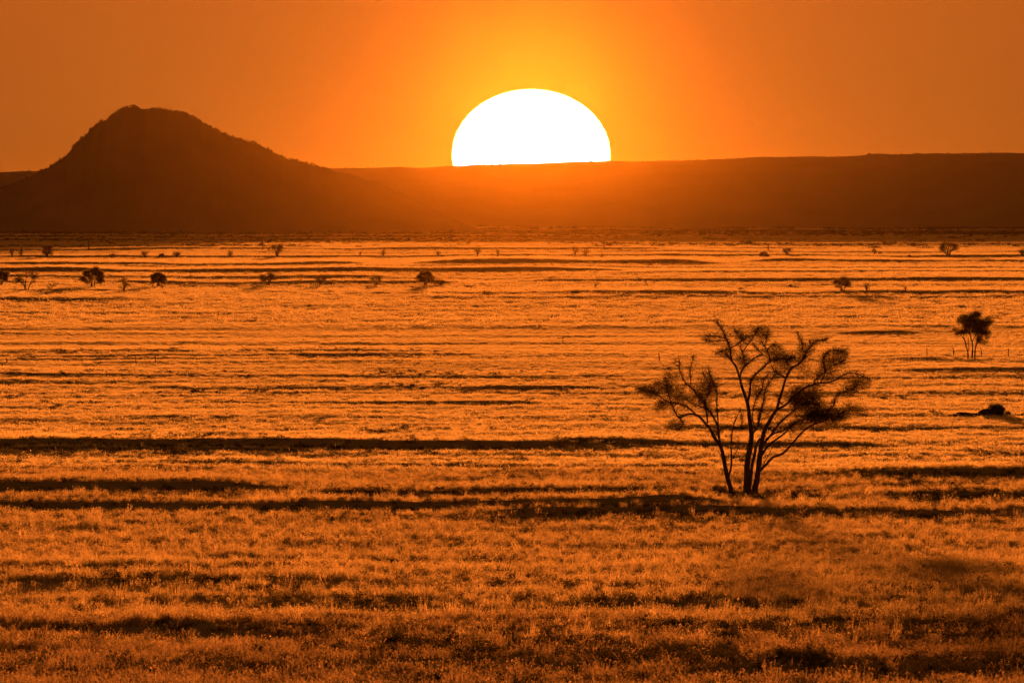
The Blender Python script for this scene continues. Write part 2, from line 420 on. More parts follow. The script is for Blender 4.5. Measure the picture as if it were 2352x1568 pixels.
# ---- the big acacia, limbs followed one by one
TX, TY = 1721.0, 1138.0
bx, by, bz = ground_at(TX, TY)
U = 0.3295 * K * by                       # metres per unit of the limb drawing
OX = 1007.0; OZ = 1345.0
tree = thing('acacia_tree', (bx, by, bz - 0.05), 'large bare-stemmed acacia tree with several leaning trunks standing alone in the golden grass', 'tree')
def PT(pts, ydeep0=0.0, ydeep1=0.0):
    n = len(pts); out = []
    for i, (px, pz) in enumerate(pts):
        f = i / max(1, n - 1)
        out.append(((px - OX) * U, ydeep0 * (1 - f) + ydeep1 * f, (OZ - pz) * U + 0.05))
    return np.array(out)
trg = np.random.default_rng(77)
TR = [  # trunks: points, start radius, end radius, depth start, depth end
 ([(885,1365),(880,1310),(868,1262),(848,1190),(828,1080),(808,1005),(770,950),(735,880),(700,840),(665,800),(630,778)], 19, 7.5, -.1, -.5),
 ([(985,1365),(988,1300),(992,1240),(992,1150),(1002,1070),(1018,980),(1022,920),(1015,840),(1005,760),(995,700),(975,640),(955,580),(942,530)], 26, 9, 0, .2),
 ([(1000,1340),(1012,1260),(1020,1200),(1030,1120),(1045,1060),(1055,1000),(1080,950)], 15, 9, .15, .1),
 ([(1038,1365),(1045,1300),(1060,1240),(1072,1150),(1082,1060),(1095,980),(1110,900),(1140,840),(1180,770),(1200,742)], 25, 11, .05, -.2),
]
BR = [
 ([(630,778),(580,775),(540,790),(510,800),(480,740),(465,700)], 7, 4, -.5, -.9),
 ([(640,785),(600,750),(560,720),(500,700),(430,690),(390,700)], 6, 3, -.5, -.2),
 ([(465,700),(440,640),(430,560),(420,530)], 4, 2, -.9, -1.0),
 ([(515,798),(545,840),(530,870),(500,885)], 4, 1.5, -.8, -1.1),
 ([(430,690),(360,640),(280,610),(230,600)], 4, 1.5, -.3, .2),
 ([(808,1005),(795,930),(790,870),(770,820),(740,770),(715,740),(700,700),(670,670),(640,630),(600,590),(560,560),(535,510),(520,450),(522,400)], 9, 2, -.4, .3),
 ([(522,425),(500,412),(480,425)], 2, 1, .3, .3),
 ([(790,870),(785,780),(780,700),(778,620),(750,550),(730,510),(725,470)], 6, 2, -.3, -.8),
 ([(715,840),(710,770),(692,700),(660,660)], 6, 3, -.4, -.7),
 ([(715,740),(650,720),(600,700),(560,660)], 4, 2, -.2, .4),
 ([(600,590),(598,540),(595,480),(610,420),(615,370)], 4, 1.5, .2, .5),
 ([(690,700),(720,640),(740,590),(700,520),(680,480)], 4, 1.5, 0, -.4),
 ([(862,1215),(880,1160),(885,1100),(882,1000),(885,920),(900,850),(930,780),(950,755)], 8, 3, 0, .5),
 ([(950,755),(955,800),(960,840)], 2.5, 1.5, .5, .5),
 ([(895,1080),(925,1030),(935,960),(920,930)], 4, 2, .1, .6),
 ([(893,1085),(930,1075),(960,1095),(975,1110)], 4, 2, .1, -.3),
 ([(830,1090),(800,1050),(790,1030)], 3, 1.5, 0, -.2),
 ([(942,530),(915,450),(885,400),(875,330),(860,280),(840,240),(820,190),(790,150),(770,130)], 8.5, 1.6, .2, -.2),
 ([(942,530),(955,480),(990,430),(1050,385),(1100,365)], 7, 3.5, .2, .8),
 ([(962,470),(975,420),(965,370),(950,330),(945,300)], 4.5, 2, .3, 0),
 ([(882,315),(930,290),(965,260),(1000,230)], 3.5, 1.5, 0, -.5),
 ([(960,345),(1000,290),(1040,240),(1060,190),(1090,175)], 4.5, 1.5, .1, .5),
 ([(1000,295),(960,260),(930,215),(905,190)], 3.5, 1.5, .2, .1),
 ([(838,250),(790,235),(740,230),(700,235)], 3, 1.2, -.1, -.5),
 ([(845,270),(800,265),(740,270),(700,260)], 3, 1.2, -.1, .3),
 ([(872,330),(840,320),(800,350),(780,350)], 3, 1.2, 0, .4),
 ([(885,410),(860,380),(830,350)], 3, 1.2, 0, -.4),
 ([(995,700),(1008,640),(1015,600),(1020,545),(1055,495),(1110,445),(1150,410),(1190,395),(1215,392),(1270,392),(1330,380)], 9, 3, .1, -.6),
 ([(1150,410),(1140,350),(1110,300),(1090,270)], 5, 2, -.3, -.6),
 ([(1130,330),(1160,300),(1200,300),(1230,330)], 3.5, 1.5, -.4, -.9),
 ([(1115,310),(1130,240),(1135,190)], 3.5, 1.5, -.5, -.2),
 ([(1105,362),(1060,320),(1030,280)], 4, 1.6, -.3, 0),
 ([(1025,920),(1060,870),(1080,810),(1095,740),(1110,680),(1120,620),(1150,560),(1180,510),(1200,500)], 7, 2, .1, .9),
 ([(1050,880),(1032,800),(1045,700),(1070,640),(1100,600),(1110,540),(1140,500)], 5, 1.8, .1, .6),
 ([(1060,870),(1075,800),(1075,750),(1095,745)], 4, 1.5, .2, -.2),
 ([(1110,900),(1095,870),(1075,860),(1090,840)], 3.5, 1.5, 0, -.4),
 ([(1200,740),(1215,680),(1240,600),(1262,530),(1300,460),(1350,430),(1385,390),(1410,340),(1440,300),(1480,270),(1530,255),(1550,252)], 10, 1.8, -.2, .4),
 ([(1262,530),(1230,505),(1190,480),(1160,440)], 5.5, 3, -.1, -.4),
 ([(1385,385),(1380,310),(1370,260),(1340,210)], 3.5, 1.5, .1, -.3),
 ([(1300,462),(1275,420),(1262,395)], 4, 2, 0, .4),
 ([(1440,300),(1430,280),(1440,260)], 2.5, 1.3, .2, .2),
 ([(1200,745),(1260,710),(1310,660),(1370,610),(1430,575),(1500,560),(1560,555),(1620,530),(1660,500),(1720,490),(1790,510),(1850,540)], 9, 1.6, -.2, -1.2),
 ([(1500,560),(1525,510),(1530,450),(1520,400),(1560,340),(1620,330),(1680,350)], 5, 1.6, -.8, -.5),
 ([(1530,490),(1580,440),(1630,430),(1670,400)], 3.5, 1.5, -.7, -1.1),
 ([(1445,572),(1480,530),(1500,500)], 3.5, 1.6, -.6, -.3),
 ([(1455,850),(1490,800),(1560,750),(1600,710),(1605,670),(1640,640),(1700,610),(1760,580)], 5, 1.6, -.4, .3),
 ([(1110,980),(1150,930),(1190,880),(1240,820),(1300,770),(1350,730),(1420,700)], 9, 3.5, 0, .9),
 ([(1120,955),(1190,910),(1240,895),(1290,860),(1340,830),(1400,810)], 7, 3, .05, .5),
 ([(1092,1065),(1130,1010),(1180,965),(1240,920),(1290,870),(1340,830)], 9.5, 4, 0, -.5),
 ([(1290,870),(1310,900),(1300,880)], 3, 1.5, -.4, -.4),
 ([(1083,1168),(1130,1120),(1170,1080),(1240,1050),(1280,1010),(1330,950),(1390,890),(1450,850),(1500,830),(1560,800)], 10, 4.5, 0, -.3),
 ([(1100,1140),(1120,1100),(1150,1050),(1160,1020)], 3, 1.5, -.1, -.5),
 ([(1255,720),(1220,690),(1200,640)], 3.5, 1.8, -.2, .3),
 ([(1310,665),(1330,620),(1360,590)], 3.5, 1.8, -.4, 0),
 ([(770,820),(800,900),(770,920)], 2, 1.2, -.2, .3),
]
for (pts, r0, r1, y0, y1) in TR:
    P = PT(pts, y0, y1); n = len(P); f = np.linspace(0, 1, n)
    R = (r0 * (1 - f) ** 1.0 + r1 * f) * U; R[0] *= 1.25
    V, F, Ft = tube(P, R * 0.92, 10, 4, 0.05, trg)
    mesh_obj('trunk', V, [F, Ft], barkm, tree, True)
tips = []
for (pts, r0, r1, y0, y1) in BR:
    P = PT(pts, y0, y1); n = len(P); P[1:-1] += trg.normal(size=(n - 2, 3)) * U * np.array([1.2, 6, 1.2])
    R = np.linspace(r0, r1, n) * U * 0.95
    V, F, Ft = tube(P, R, 6, 4, 0.05, trg)
    mesh_obj('branch', V, [F, Ft], barkm, tree, True)
    Ps, Rs = smooth_poly(P, R, 4); tips.append((Ps, Rs))
twigs = Acc(); leaves = Acc()
# side twigs off every limb
for Ps, Rs in tips:
    n = len(Ps); L_ = np.linalg.norm(np.diff(Ps, axis=0), axis=1).sum() / U
    high = Ps[:, 2].mean() / U > 420
    m = int(L_ / (2.4 if high else 16))
    f = 0.25 + 0.75 * trg.random(m); i = (f * (n - 1.001)).astype(int)
    p0 = Ps[i]; tng = Ps[np.minimum(i + 1, n - 1)] - Ps[i]; tng /= np.linalg.norm(tng, axis=1, keepdims=True) + 1e-9
    dr_ = tng * 0.6 + trg.normal(size=(m, 3)) * 0.65; dr_[:, 2] += 0.1
    V, F, P = strokes(p0, dr_, (14 + 60 * trg.random(m) ** 1.6) * U, (0.7 + 0.9 * trg.random(m)) * U, trg, 4, 0.35)
    twigs.add(V, F)
    # second order
    e = P.reshape(-1, 5, 3); k = trg.integers(1, 5, size=m * 3); who = np.repeat(np.arange(m), 3)
    if m:
        p1 = e[who, k]; d1 = (e[who, np.minimum(k, 4)] - e[who, k - 1]); d1 /= np.linalg.norm(d1, axis=1, keepdims=True) + 1e-9
        V, F, P2 = strokes(p1, d1 * .6 + trg.normal(size=p1.shape) * .6, (7 + 22 * trg.random(len(p1))) * U, (0.5 + 0.5 * trg.random(len(p1))) * U, trg, 3, 0.4)
        twigs.add(V, F)
CL = [ # x, z, rx, rz, density
 (1540,785,125,52,3.2),(1430,790,95,45,2.6),(1400,680,100,65,1.9),(1640,780,60,45,1.5),(1760,555,90,55,1.1),(1700,615,70,35,1.1),(1590,395,105,75,.75),
 (1650,340,60,32,1.0),(1540,485,80,55,.9),(1275,385,120,55,.85),(1180,345,85,55,.6),(1400,330,65,65,.5),(1390,470,50,60,.4),(960,390,50,50,.9),(950,225,60,45,.6),
 (1060,210,55,45,.55),(1125,215,38,50,.5),(855,330,60,50,.45),(1300,650,80,45,.8),(1450,620,80,55,1.2),(1340,610,50,40,.8),
 (280,600,60,28,1.6),(340,620,60,35,1.2),(400,575,85,45,1.1),(460,515,55,35,1.0),(480,620,80,65,.8),(405,698,55,32,1.5),(540,660,60,45,.6),(700,600,75,75,.9),(640,650,50,50,.6),
 (500,845,60,42,.9),(440,870,30,25,.6),(745,560,55,55,.5),(1055,610,60,45,.6),(760,900,50,25,.4),(1150,760,60,55,.35),(1780,745,60,40,.5),(1700,740,60,50,.9),(1350,840,60,30,1.3),
 (1580,850,80,18,.8),(720,240,50,25,.4),(1040,530,50,40,.3),(700,700,50,50,.7),(380,740,35,30,.4),(1480,270,40,20,.5),(1340,700,60,50,1.0),(1480,720,100,50,1.2),(1240,450,60,45,.45)]
for (cx, cz, rx_, rz_, dn) in CL:
    yc = trg.uniform(-.6, .6)
    c = ((cx - OX) * U, yc, (OZ - cz) * U)
    crown_cluster(twigs, leaves, c, (rx_ * U * 1.3, max(rx_, rz_) * U, rz_ * U * 1.3), (dn * .7 + .45) * 0.024, trg, 36 * U, 0.75 * U, 2.5 * U, U)
tw = twigs.build('twigs', barkm, tree); tw['kind'] = 'stuff'
lv = leaves.build('foliage', leafm, tree); lv['kind'] = 'stuff'

# ---- smaller trees: a few bent stems, forks, twigs and leaf clumps
def small_tree(name, X, Y, wpx, hpx, label, seed, stems=3, fill=0.8, low=0.25, lean=0.0, kind='fan', cat='tree', clusters=None, group=None, sharp=1.0):
    rg = np.random.default_rng(seed)
    x, d, z = ground_at(X, Y)
    u = K * d; W = wpx * u; H = hpx * u
    root = thing(name, (x, d, z - 0.03 * H), label, cat, group)
    twig = Acc(); leaf = Acc()
    if kind == 'mound':
        for k in range(7):
            a = rg.uniform(-1, 1)
            P = np.array([[0, 0, 0], [a * W * .15, rg.uniform(-.1, .1) * W, H * .35], [a * W * .38, rg.uniform(-.2, .2) * W, H * (.75 - .3 * abs(a))]])
            V, F, Ft = tube(P, [u * 1.0, u * .7, u * .35], 5, 3)
            mesh_obj('stem', V, [F, Ft], barkm, root, True)
        n = int(260 * max(1, W * H / 12) * fill)
        n = int(wpx * hpx * fill * 3.0) + 300
        for k in range(26):
            a = rg.uniform(-1, 1); hz = H * (1 - a * a * .7) * rg.uniform(.2, .85)
            V, F = leaf_cloud(max(10, n // 26), (a * W * .42, rg.uniform(-.3, .3) * W, hz), (W * .12, W * .12, H * .22), u * 1.1, rg); leaf.add(V, F)
        leaf.build('foliage', scrubm, root)['kind'] = 'stuff'
        return root
    ends = []
    for k in range(stems):
        a = (k - (stems - 1) / 2) / max(1, (stems - 1) / 2) if stems > 1 else rg.uniform(-.2, .2)
        a += rg.uniform(-.15, .15)
        b = rg.uniform(-1, 1)
        spread = W * .30
        P = [np.array([a * W * .05, b * W * .04, 0])]
        for f in (.3, .55, .78):
            P.append(np.array([a * spread * f ** 1.2 + lean * W * f * .3 + rg.uniform(-.03, .03) * W, b * spread * f * .8, H * f * (1 - .12 * abs(a))]))
        r0 = max(u * 1.15, H * .022) * sharp
        V, F, Ft = tube(P, np.array([1.15, .85, .6, .35]) * r0, 6, 3, .05, rg)
        mesh_obj('trunk', V, [F, Ft], barkm, root, True)
        for q in range(4):
            f0 = rg.uniform(.15, .8); i = min(2, int(f0 * 3)); p0 = P[i] * (1 - (f0 * 3 - i)) + P[i + 1] * (f0 * 3 - i)
            s = 1 if rg.random() < (.5 + .35 * a) else -1
            e = np.array([p0[0] + s * W * rg.uniform(.1, .24), p0[1] + rg.uniform(-.2, .2) * W, min(H * .95, p0[2] + H * rg.uniform(.1, .33))])
            e[0] = np.clip(e[0], -W * .46, W * .46)
            mdl = (p0 + e) / 2 + np.array([0, 0, -H * .03])
            V, F, Ft = tube([p0, mdl, e], np.array([.5, .35, .2]) * r0, 5, 3)
            mesh_obj('branch', V, [F, Ft], barkm, root, True)
            ends.append(e)
        ends.append(P[-1])
    if clusters is None:
        clusters = []
        for e in ends:
            clusters.append((e[0], e[1], e[2], W * rg.uniform(.09, .17), H * rg.uniform(.07, .13), fill))
        for q in range(int(5 + 7 * fill)):
            a = rg.uniform(-1, 1); hz = low + (1 - low) * (1 - .45 * abs(a)) * rg.uniform(.1, .95)
            clusters.append((a * W * .38 + lean * W * .2, rg.uniform(-.2, .2) * W, H * hz * .95, W * rg.uniform(.1, .18), H * rg.uniform(.08, .15), fill * .8))
    else:
        clusters = [(a * W, rg.uniform(-.15, .15) * W, b * H, c * W, e * H, f) for (a, b, c, e, f) in clusters]
    un = u * .75
    for (cx, cy, cz, rx_, rz_, fl) in clusters:
        crown_cluster(twig, leaf, (cx, cy, cz), (rx_, rx_, rz_), fl * .6, rg, u * 4.6, u * .2, u * .5 * math.sqrt(fl + .2), un)
    if twig.V: twig.build('twigs', barkm, root)['kind'] = 'stuff'
    if leaf.V: leaf.build('foliage', leafm, root)['kind'] = 'stuff'
    return root

# the dense three-stemmed tree on the right: stems and clumps followed
mx_, my_, mz_ = ground_at(2233, 826)
um = .2014 * K * my_
mt = thing('acacia_tree', (mx_, my_, mz_ - .05), 'dense dark rounded acacia tree on three thin stems beside the fence posts at right', 'tree')
def PM(pts, y0, y1):
    n = len(pts); f = np.linspace(0, 1, n)
    return np.array([((p[0] - 838) * um, y0 * (1 - t) + y1 * t, (688 - p[1]) * um + .05) for p, t in zip(pts, f)])
for pts, r0, r1, y0, y1 in [([(790,690),(790,600),(770,530),(755,470),(720,420),(690,390)],9,4,0,-.6),([(838,690),(843,600),(846,560),(840,490),(820,420),(802,330),(790,260)],11,5,0,.3),([(872,690),(872,590),(885,520),(905,460),(900,380),(862,300),(850,220)],10,5,0,.5)]:
    P = PM(pts, y0, y1); V, F, Ft = tube(P, np.linspace(r0, r1, len(P)) * um * .9, 8, 4, .05, trg); mesh_obj('trunk', V, [F, Ft], barkm, mt, True)
for pts, r0, r1, y0, y1 in [([(790,600),(803,550),(795,490),(800,430)],6,3,0,.3),([(885,520),(930,480),(960,460)],5,2,.1,.5),([(905,450),(960,400),(1000,350),(1040,290)],6,2.5,.2,-.4),([(840,480),(870,420),(930,330),(960,260)],6,3,0,-.3),([(755,470),(720,360),(660,340)],5,2,-.3,-.6),([(820,420),(770,330),(740,250)],5,2.5,.1,.5),([(800,330),(740,270),(690,230)],4,2,.2,-.2),([(850,220),(870,180),(900,150)],4,2,.5,.3)]:
    P = PM(pts, y0, y1); V, F, Ft = tube(P, np.linspace(r0, r1, len(P)) * um * .9, 6, 4, .05, trg); mesh_obj('branch', V, [F, Ft], barkm, mt, True)
twigs = Acc(); leaves = Acc()
for cx, cz, rx_, rz_, dn in [(860,190,85,45,1.6),(900,160,50,35,1.2),(750,200,60,45,1.2),(700,240,45,38,1.3),(820,250,110,55,2.4),(960,270,90,60,2.4),(1040,250,60,25,1.5),(1020,210,50,25,.8),(900,340,100,70,2.3),(980,370,75,45,2.0),(920,450,45,45,1.8),(700,370,65,28,1.7),(640,340,28,20,1.4),(760,360,60,35,1.8),(985,485,38,25,1.0),(660,400,25,20,.7),(1010,430,30,30,.8),(780,300,60,40,1.8)]:
    crown_cluster(twigs, leaves, ((cx - 838) * um, trg.uniform(-.4, .4), (688 - cz) * um), (rx_ * um * 1.2, rx_ * um, rz_ * um * 1.2), dn * .022 + .014, trg, 30 * um, .8 * um, 3.2 * um, um)
twigs.build('twigs', barkm, mt)['kind'] = 'stuff'; leaves.build('foliage', leafm, mt)['kind'] = 'stuff'

GT = 'small trees scattered over the far plain'
FT = [ # X, Y, w, h, stems, fill, lean, kind, label, name, cat
 (2,656,44,36,3,1.5,0,'fan','dense dark tree cut by the left edge of the picture','thorn_tree','tree'),
 (60,666,72,49,3,.42,0,'fan','wide open-crowned twin-stemmed tree second from the left edge in the nearer row','thorn_tree','tree'),
 (118,664,32,17,2,.4,0,'fan','low wispy bush just right of the wide twin-stemmed tree','thorn_bush','bush'),
 (212,660,64,50,3,1.3,.0,'fan','dense ragged tree with heavy clumps hanging low, third in the nearer row from the left','thorn_tree','tree'),
 (283,670,32,40,2,.5,.3,'fan','thin tattered tree with one leaning stem between two dense trees','thorn_tree','tree'),
 (363,659,42,36,3,1.5,0,'fan','compact round dark tree in the nearer row at left','thorn_tree','tree'),
 (373,667,13,17,1,.4,0,'fan','tiny sapling at the foot of the compact round tree','sapling','tree'),
 (616,655,46,35,3,.9,0,'fan','broad bushy tree with a long shadow, below the lone fan-shaped tree','thorn_tree','tree'),
 (737,654,32,27,3,.75,.2,'fan','small split-crowned tree with a long shadow, left of the sun','thorn_tree','tree'),
 (863,657,32,27,3,.6,0,'fan','small loose bush-like tree left of the biggest tree of the nearer row','thorn_tree','tree'),
 (977,656,50,37,4,1.3,0,'fan','biggest dense domed tree of the nearer row, below the left rim of the sun','thorn_tree','tree'),
 (1011,655,24,14,3,1.1,0,'fan','low bush touching the right side of the domed tree','thorn_bush','bush'),
 (28,592,21,26,2,.45,0,'fan','small forked tree nearest the left edge in the far row','thorn_tree','tree'),
 (48,591,16,24,2,.6,.2,'fan','slender ragged tree just right of the small forked tree in the far row','thorn_tree','tree'),
 (107,593,28,34,3,1.1,.2,'fan','tall leafy tree in the far row at left, leaning right','thorn_tree','tree'),
 (257,594,20,12,3,.8,0,'fan','low scrubby bush in the far row at left','thorn_bush','bush'),
 (332,593,19,19,3,.5,0,'fan','small open shrub left of the dark mound','thorn_bush','bush'),
 (373,594,28,13,4,1.0,0,'mound','dark mound-shaped bush throwing a streak of shadow to the left','mound_bush','bush'),
 (405,592,24,14,3,.7,0,'fan','flat-topped little bush right of the dark mound','thorn_bush','bush'),
 (529,591,16,19,2,.6,0,'fan','tiny broom-shaped tree between the mound and the lone fan-shaped tree','thorn_tree','tree'),
 (636,591,33,39,4,.55,0,'fan','lone fan-shaped tree, tallest of the far row','thorn_tree','tree'),
 (617,578,7,11,1,.25,0,'fan','thin dead snag just left of the lone fan-shaped tree','sapling','tree'),
 (827,587,8,10,1,.3,0,'fan','speck of a sapling in the far row left of the sun','sapling','tree'),
 (880,590,14,19,2,.45,0,'fan','small frail tree with a side shoot in the far row, left of the sun','thorn_tree','tree'),
 (1006,591,13,17,2,.5,0,'fan','little upright tree in the far row under the left rim of the sun','thorn_tree','tree'),
 (1097,590,22,28,2,.5,-.0,'fan','pale hazy tree with a tilted crown under the sun','thorn_tree','tree'),
 (1143,591,15,22,2,.35,0,'fan','faint small tree just right of the tilted one under the sun','thorn_tree','tree'),
 (1321,588,26,28,2,.35,0,'fan','left one of two faint trees close together right below the sun','thorn_tree','tree'),
 (1345,588,26,26,2,.35,0,'fan','right one of two faint trees close together right below the sun','thorn_tree','tree'),
 (1382,592,11,10,2,.4,0,'fan','tiny faint bush right of the two faint trees','thorn_bush','bush'),
 (1483,653,8,15,1,.4,0,'fan','tiny lone sapling in the nearer row right of the sun','sapling','tree'),
 (1368,662,5,11,1,.3,0,'fan','bare twig-like sapling standing in the nearer row under the sun','sapling','tree'),
 (1701,667,17,7,2,1.0,0,'mound','flat little bush on the ledge above the big acacia','mound_bush','bush'),
 (1755,590,26,15,4,1.0,0,'mound','dark domed bush in the far row right of the sun','mound_bush','bush'),
 (1808,585,25,17,3,.7,0,'fan','small round bush right of the dark domed bush','thorn_bush','bush'),
 (2009,585,14,17,2,.7,0,'fan','small two-horned shrub in the far row at right','thorn_bush','bush'),
 (2022,583,10,5,2,1,0,'mound','speck of low bush beside the two-horned shrub','mound_bush','bush'),
 (2089,591,14,5,2,1,0,'mound','low flat bush left of the wide vase-shaped tree','mound_bush','bush'),
 (2178,588,54,36,5,.5,0,'fan','wide vase-shaped tree in the far row at right','thorn_tree','tree'),
 (2347,587,18,16,3,.9,0,'fan','dark little bush at the right edge of the far row','thorn_bush','bush'),
 (1935,669,56,39,3,.75,0,'fan','spreading ragged tree in the nearer row above the big acacia','thorn_tree','tree'),
 (1991,668,20,23,2,.45,0,'fan','small thin tree right of the spreading ragged tree','thorn_tree','tree'),
 (1815,660,11,8,2,.6,0,'fan','tiny low bush left of the spreading ragged tree','thorn_bush','bush'),
 (2080,668,6,14,1,.3,0,'fan','bare sapling in the nearer row at right','sapling','tree'),
]
for i, (X, Y, w_, h_, st_, fl, ln_, kd, lab, nm, ct) in enumerate(FT):
    small_tree(nm, X, Y, w_, h_, lab, 100 + i * 7, stems=st_, fill=fl, lean=ln_, kind=kd, cat=ct, group=GT if ct == 'tree' and nm == 'thorn_tree' else None)
small_tree('mound_bush', 2290, 957, 84, 30, 'black rounded bush with a broad shadow near the right edge', 900, kind='mound', cat='bush', fill=2.2)
small_tree('mound_bush', 2356, 957, 26, 14, 'small dark bush cut by the right edge beside the black rounded bush', 901, kind='mound', cat='bush', fill=1.5)
small_tree('mound_bush', 2212, 958, 90, 12, 'low flat mat of dark scrub left of the black rounded bush', 902, kind='mound', cat='bush', fill=3.0)

# ---- thin poles of a far line, and the fence
for i, (X, Y, h_) in enumerate([(203, 576, 24), (603, 575, 22), (1387, 572, 19), (1764, 576, 14)]):
    x, d, z = ground_at(X, Y); u = K * d
    lab = ['thin bare pole standing on the far plain at left', 'thin pole just left of the lone fan-shaped tree', 'faint thin pole right of the sun on the far plain', 'short thin pole behind the dark domed bush'][i]
    V, F, Ft = tube([[0, 0, -.2], [.1, 0, h_ * u * .5], [0.02, 0, h_ * u]], [.28, .22, .16], 8, 3)
    o = mesh_obj('utility_pole', V, [F, Ft], woodm, None, True); o.location = (x, d, z)
    o['label'] = lab; o['category'] = 'pole'; o['group'] = 'poles of the far line'
fx = [15, 311, 356, 1514, 2129, 2190, 2254, 2316]
fy = [836, 833, 833, 832, 820, 820, 819, 819]
fh = [14, 14, 16, 21, 21, 21, 21, 18]
x0, d0, z0 = ground_at(1176, 828)
fence = thing('wire_fence', (x0, d0, z0), 'thin leaning wire fence posts crossing the plain behind the big acacia', 'fence')
posts = []
for X, Y, h_ in zip(fx, fy, fh):
    x, d, z = ground_at(X, Y); u = K * d
    V, F, Ft = tube([[0, 0, -.1], [.02, 0, h_ * u * .5], [random.uniform(-.06, .06), 0, h_ * u]], [.05, .045, .04], 8, 2)
    o = mesh_obj('post', V, [F, Ft], woodm, fence, True); o.location = (x - x0, d - d0, z - z0); posts.append((x - x0, d - d0, z - z0, h_ * u))
for a, b in ((1, 2), (4, 5), (5, 6), (6, 7)):
    for q in (.35, .65, .95):
        pa = posts[a]; pb = posts[b]
        V, F, Ft = tube([[pa[0], pa[1], pa[2] + pa[3] * q], [(pa[0] + pb[0]) / 2, (pa[1] + pb[1]) / 2, (pa[2] + pb[2]) / 2 + pa[3] * q - .03], [pb[0], pb[1], pb[2] + pb[3] * q]], [.005] * 3, 4, 2)
        mesh_obj('wire', V, [F, Ft], woodm, fence)

# ------------------------------------------------------------------ grass and scrub cover (scattered with geometry nodes)
dullstraw = mat('dimmed_brown_straw', (0.33, 0.235, 0.125), trans=0.62, tcol=(0.44, 0.31, 0.15), var=0.45)  # browner grass, also darkened in colour for the weaker backlight near the camera
straw = mat('straw', (0.50, 0.38, 0.21), trans=0.66, tcol=(0.67, 0.51, 0.27), var=0.12)
protos = {}
def proto(coll, V, Fs, m):
    me_o = mesh_obj(coll, V, Fs, m, parent=False)
    if coll not in protos: protos[coll] = bpy.data.collections.new(coll)
    protos[coll].objects.link(me_o)
def tuft(rg, n, rad, h, bw, lean, head, headn):
    a = Acc()
    p = rg.normal(size=(n, 3)) * rad * .5; p[:, 2] = -0.02
    az = rg.random(n) * 2 * np.pi
    dr_ = np.stack([np.cos(az) * lean, np.sin(az) * lean, np.ones(n)], 1) + rg.normal(size=(n, 3)) * .12
    ln = h * (0.55 + .55 * rg.random(n))
    side = np.stack([np.cos(az + 1.57), np.sin(az + 1.57), np.zeros(n)], 1) * (bw * (0.6 + .8 * rg.random(n)))[:, None]
    dn_ = dr_ / np.linalg.norm(dr_, axis=1, keepdims=True)
    m_ = p + dn_ * (ln * .55)[:, None]; dn2 = dn_ + np.stack([np.cos(az), np.sin(az), -np.ones(n) * .3], 1) * .35; dn2 /= np.linalg.norm(dn2, axis=1, keepdims=True)
    t_ = m_ + dn2 * (ln * .5)[:, None]
    V = np.stack([p - side * .5, p + side * .5, m_ + side * .42, m_ - side * .42, t_], 1).reshape(-1, 3)
    b = np.arange(n)[:, None] * 5
    a.add(V, np.concatenate([b, b + 1, b + 2, b + 3], 1)); a.F[3].append(np.concatenate([b + 3, b + 2, b + 4], 1))
    if headn:
        k = rg.integers(0, n, headn * n // 4)
        q = t_[k] + rg.normal(size=(len(k), 3)) * head * .9 - dn2[k] * (rg.random((len(k), 1)) * head * 3)
        A_ = rg.normal(size=q.shape); A_ /= np.linalg.norm(A_, axis=1, keepdims=True); B_ = rg.normal(size=q.shape); B_ -= (B_ * A_).sum(1, keepdims=True) * A_; B_ /= np.linalg.norm(B_, axis=1, keepdims=True)
        s = head * (.4 + .8 * rg.random((len(k), 1)))
        V2 = np.stack([q - A_ * s, q + B_ * s * .5, q + A_ * s, q - B_ * s * .5], 1).reshape(-1, 3)
        a.add(V2, np.arange(len(V2)).reshape(-1, 4))
    return np.concatenate(a.V), [np.concatenate(f) for f in a.F.values() if f]
prg = np.random.default_rng(9)
for i in range(6):
    V, Fs = tuft(prg, 26, .13, .20 + .02 * i, .011, .35, .016, 6); proto('tuft_near', V, Fs, dullstraw)
brownstraw = mat('dimmed_dry_brush', (0.15, 0.10, 0.065), trans=0.55, tcol=(0.26, 0.17, 0.09), var=0.5)  # brownish plant; the dim, glow-free foreground light is put into its colour too
for i in range(6):
    V, Fs = tuft(prg, 30, .16, .17 + .03 * i, .012, .5, .018, 7); proto('tuft_brown', V, Fs, brownstraw)
for i in range(5):
    V, Fs = tuft(prg, 56, .45, .22, .02, .35, .02, 6); proto('tuft_mid', V, Fs, straw)
for i in range(4):
    V, Fs = tuft(prg, 80, 1.7, .30, .06, .3, .055, 6); proto('tuft_far', V, Fs, straw)
for i in range(5):
    A2 = Acc()
    for k in range(9):
        V, F = leaf_cloud(40, (prg.normal() * .12, prg.normal() * .14, .05 + prg.random() * .10), (.09, .09, .08), .015, prg); A2.add(V, F)
    V, Fs = tuft(prg, 10, .2, .26, .008, .6, .02, 4)
    A2.add(V, Fs[0] if Fs[0].shape[1] == 4 else Fs[1])
    proto('scrub_near', np.concatenate(A2.V), [np.concatenate(f) for f in A2.F.values() if f], scrubm)
for i in range(4):
    A2 = Acc()
    for k in range(9):
        V, F = leaf_cloud(20, (prg.normal() * .7, prg.normal() * .6, .15 + prg.random() * .2), (.4, .4, .18), .11, prg); A2.add(V, F)
    proto('scrub_far', np.concatenate(A2.V), [np.concatenate(f) for f in A2.F.values() if f], scrubm)

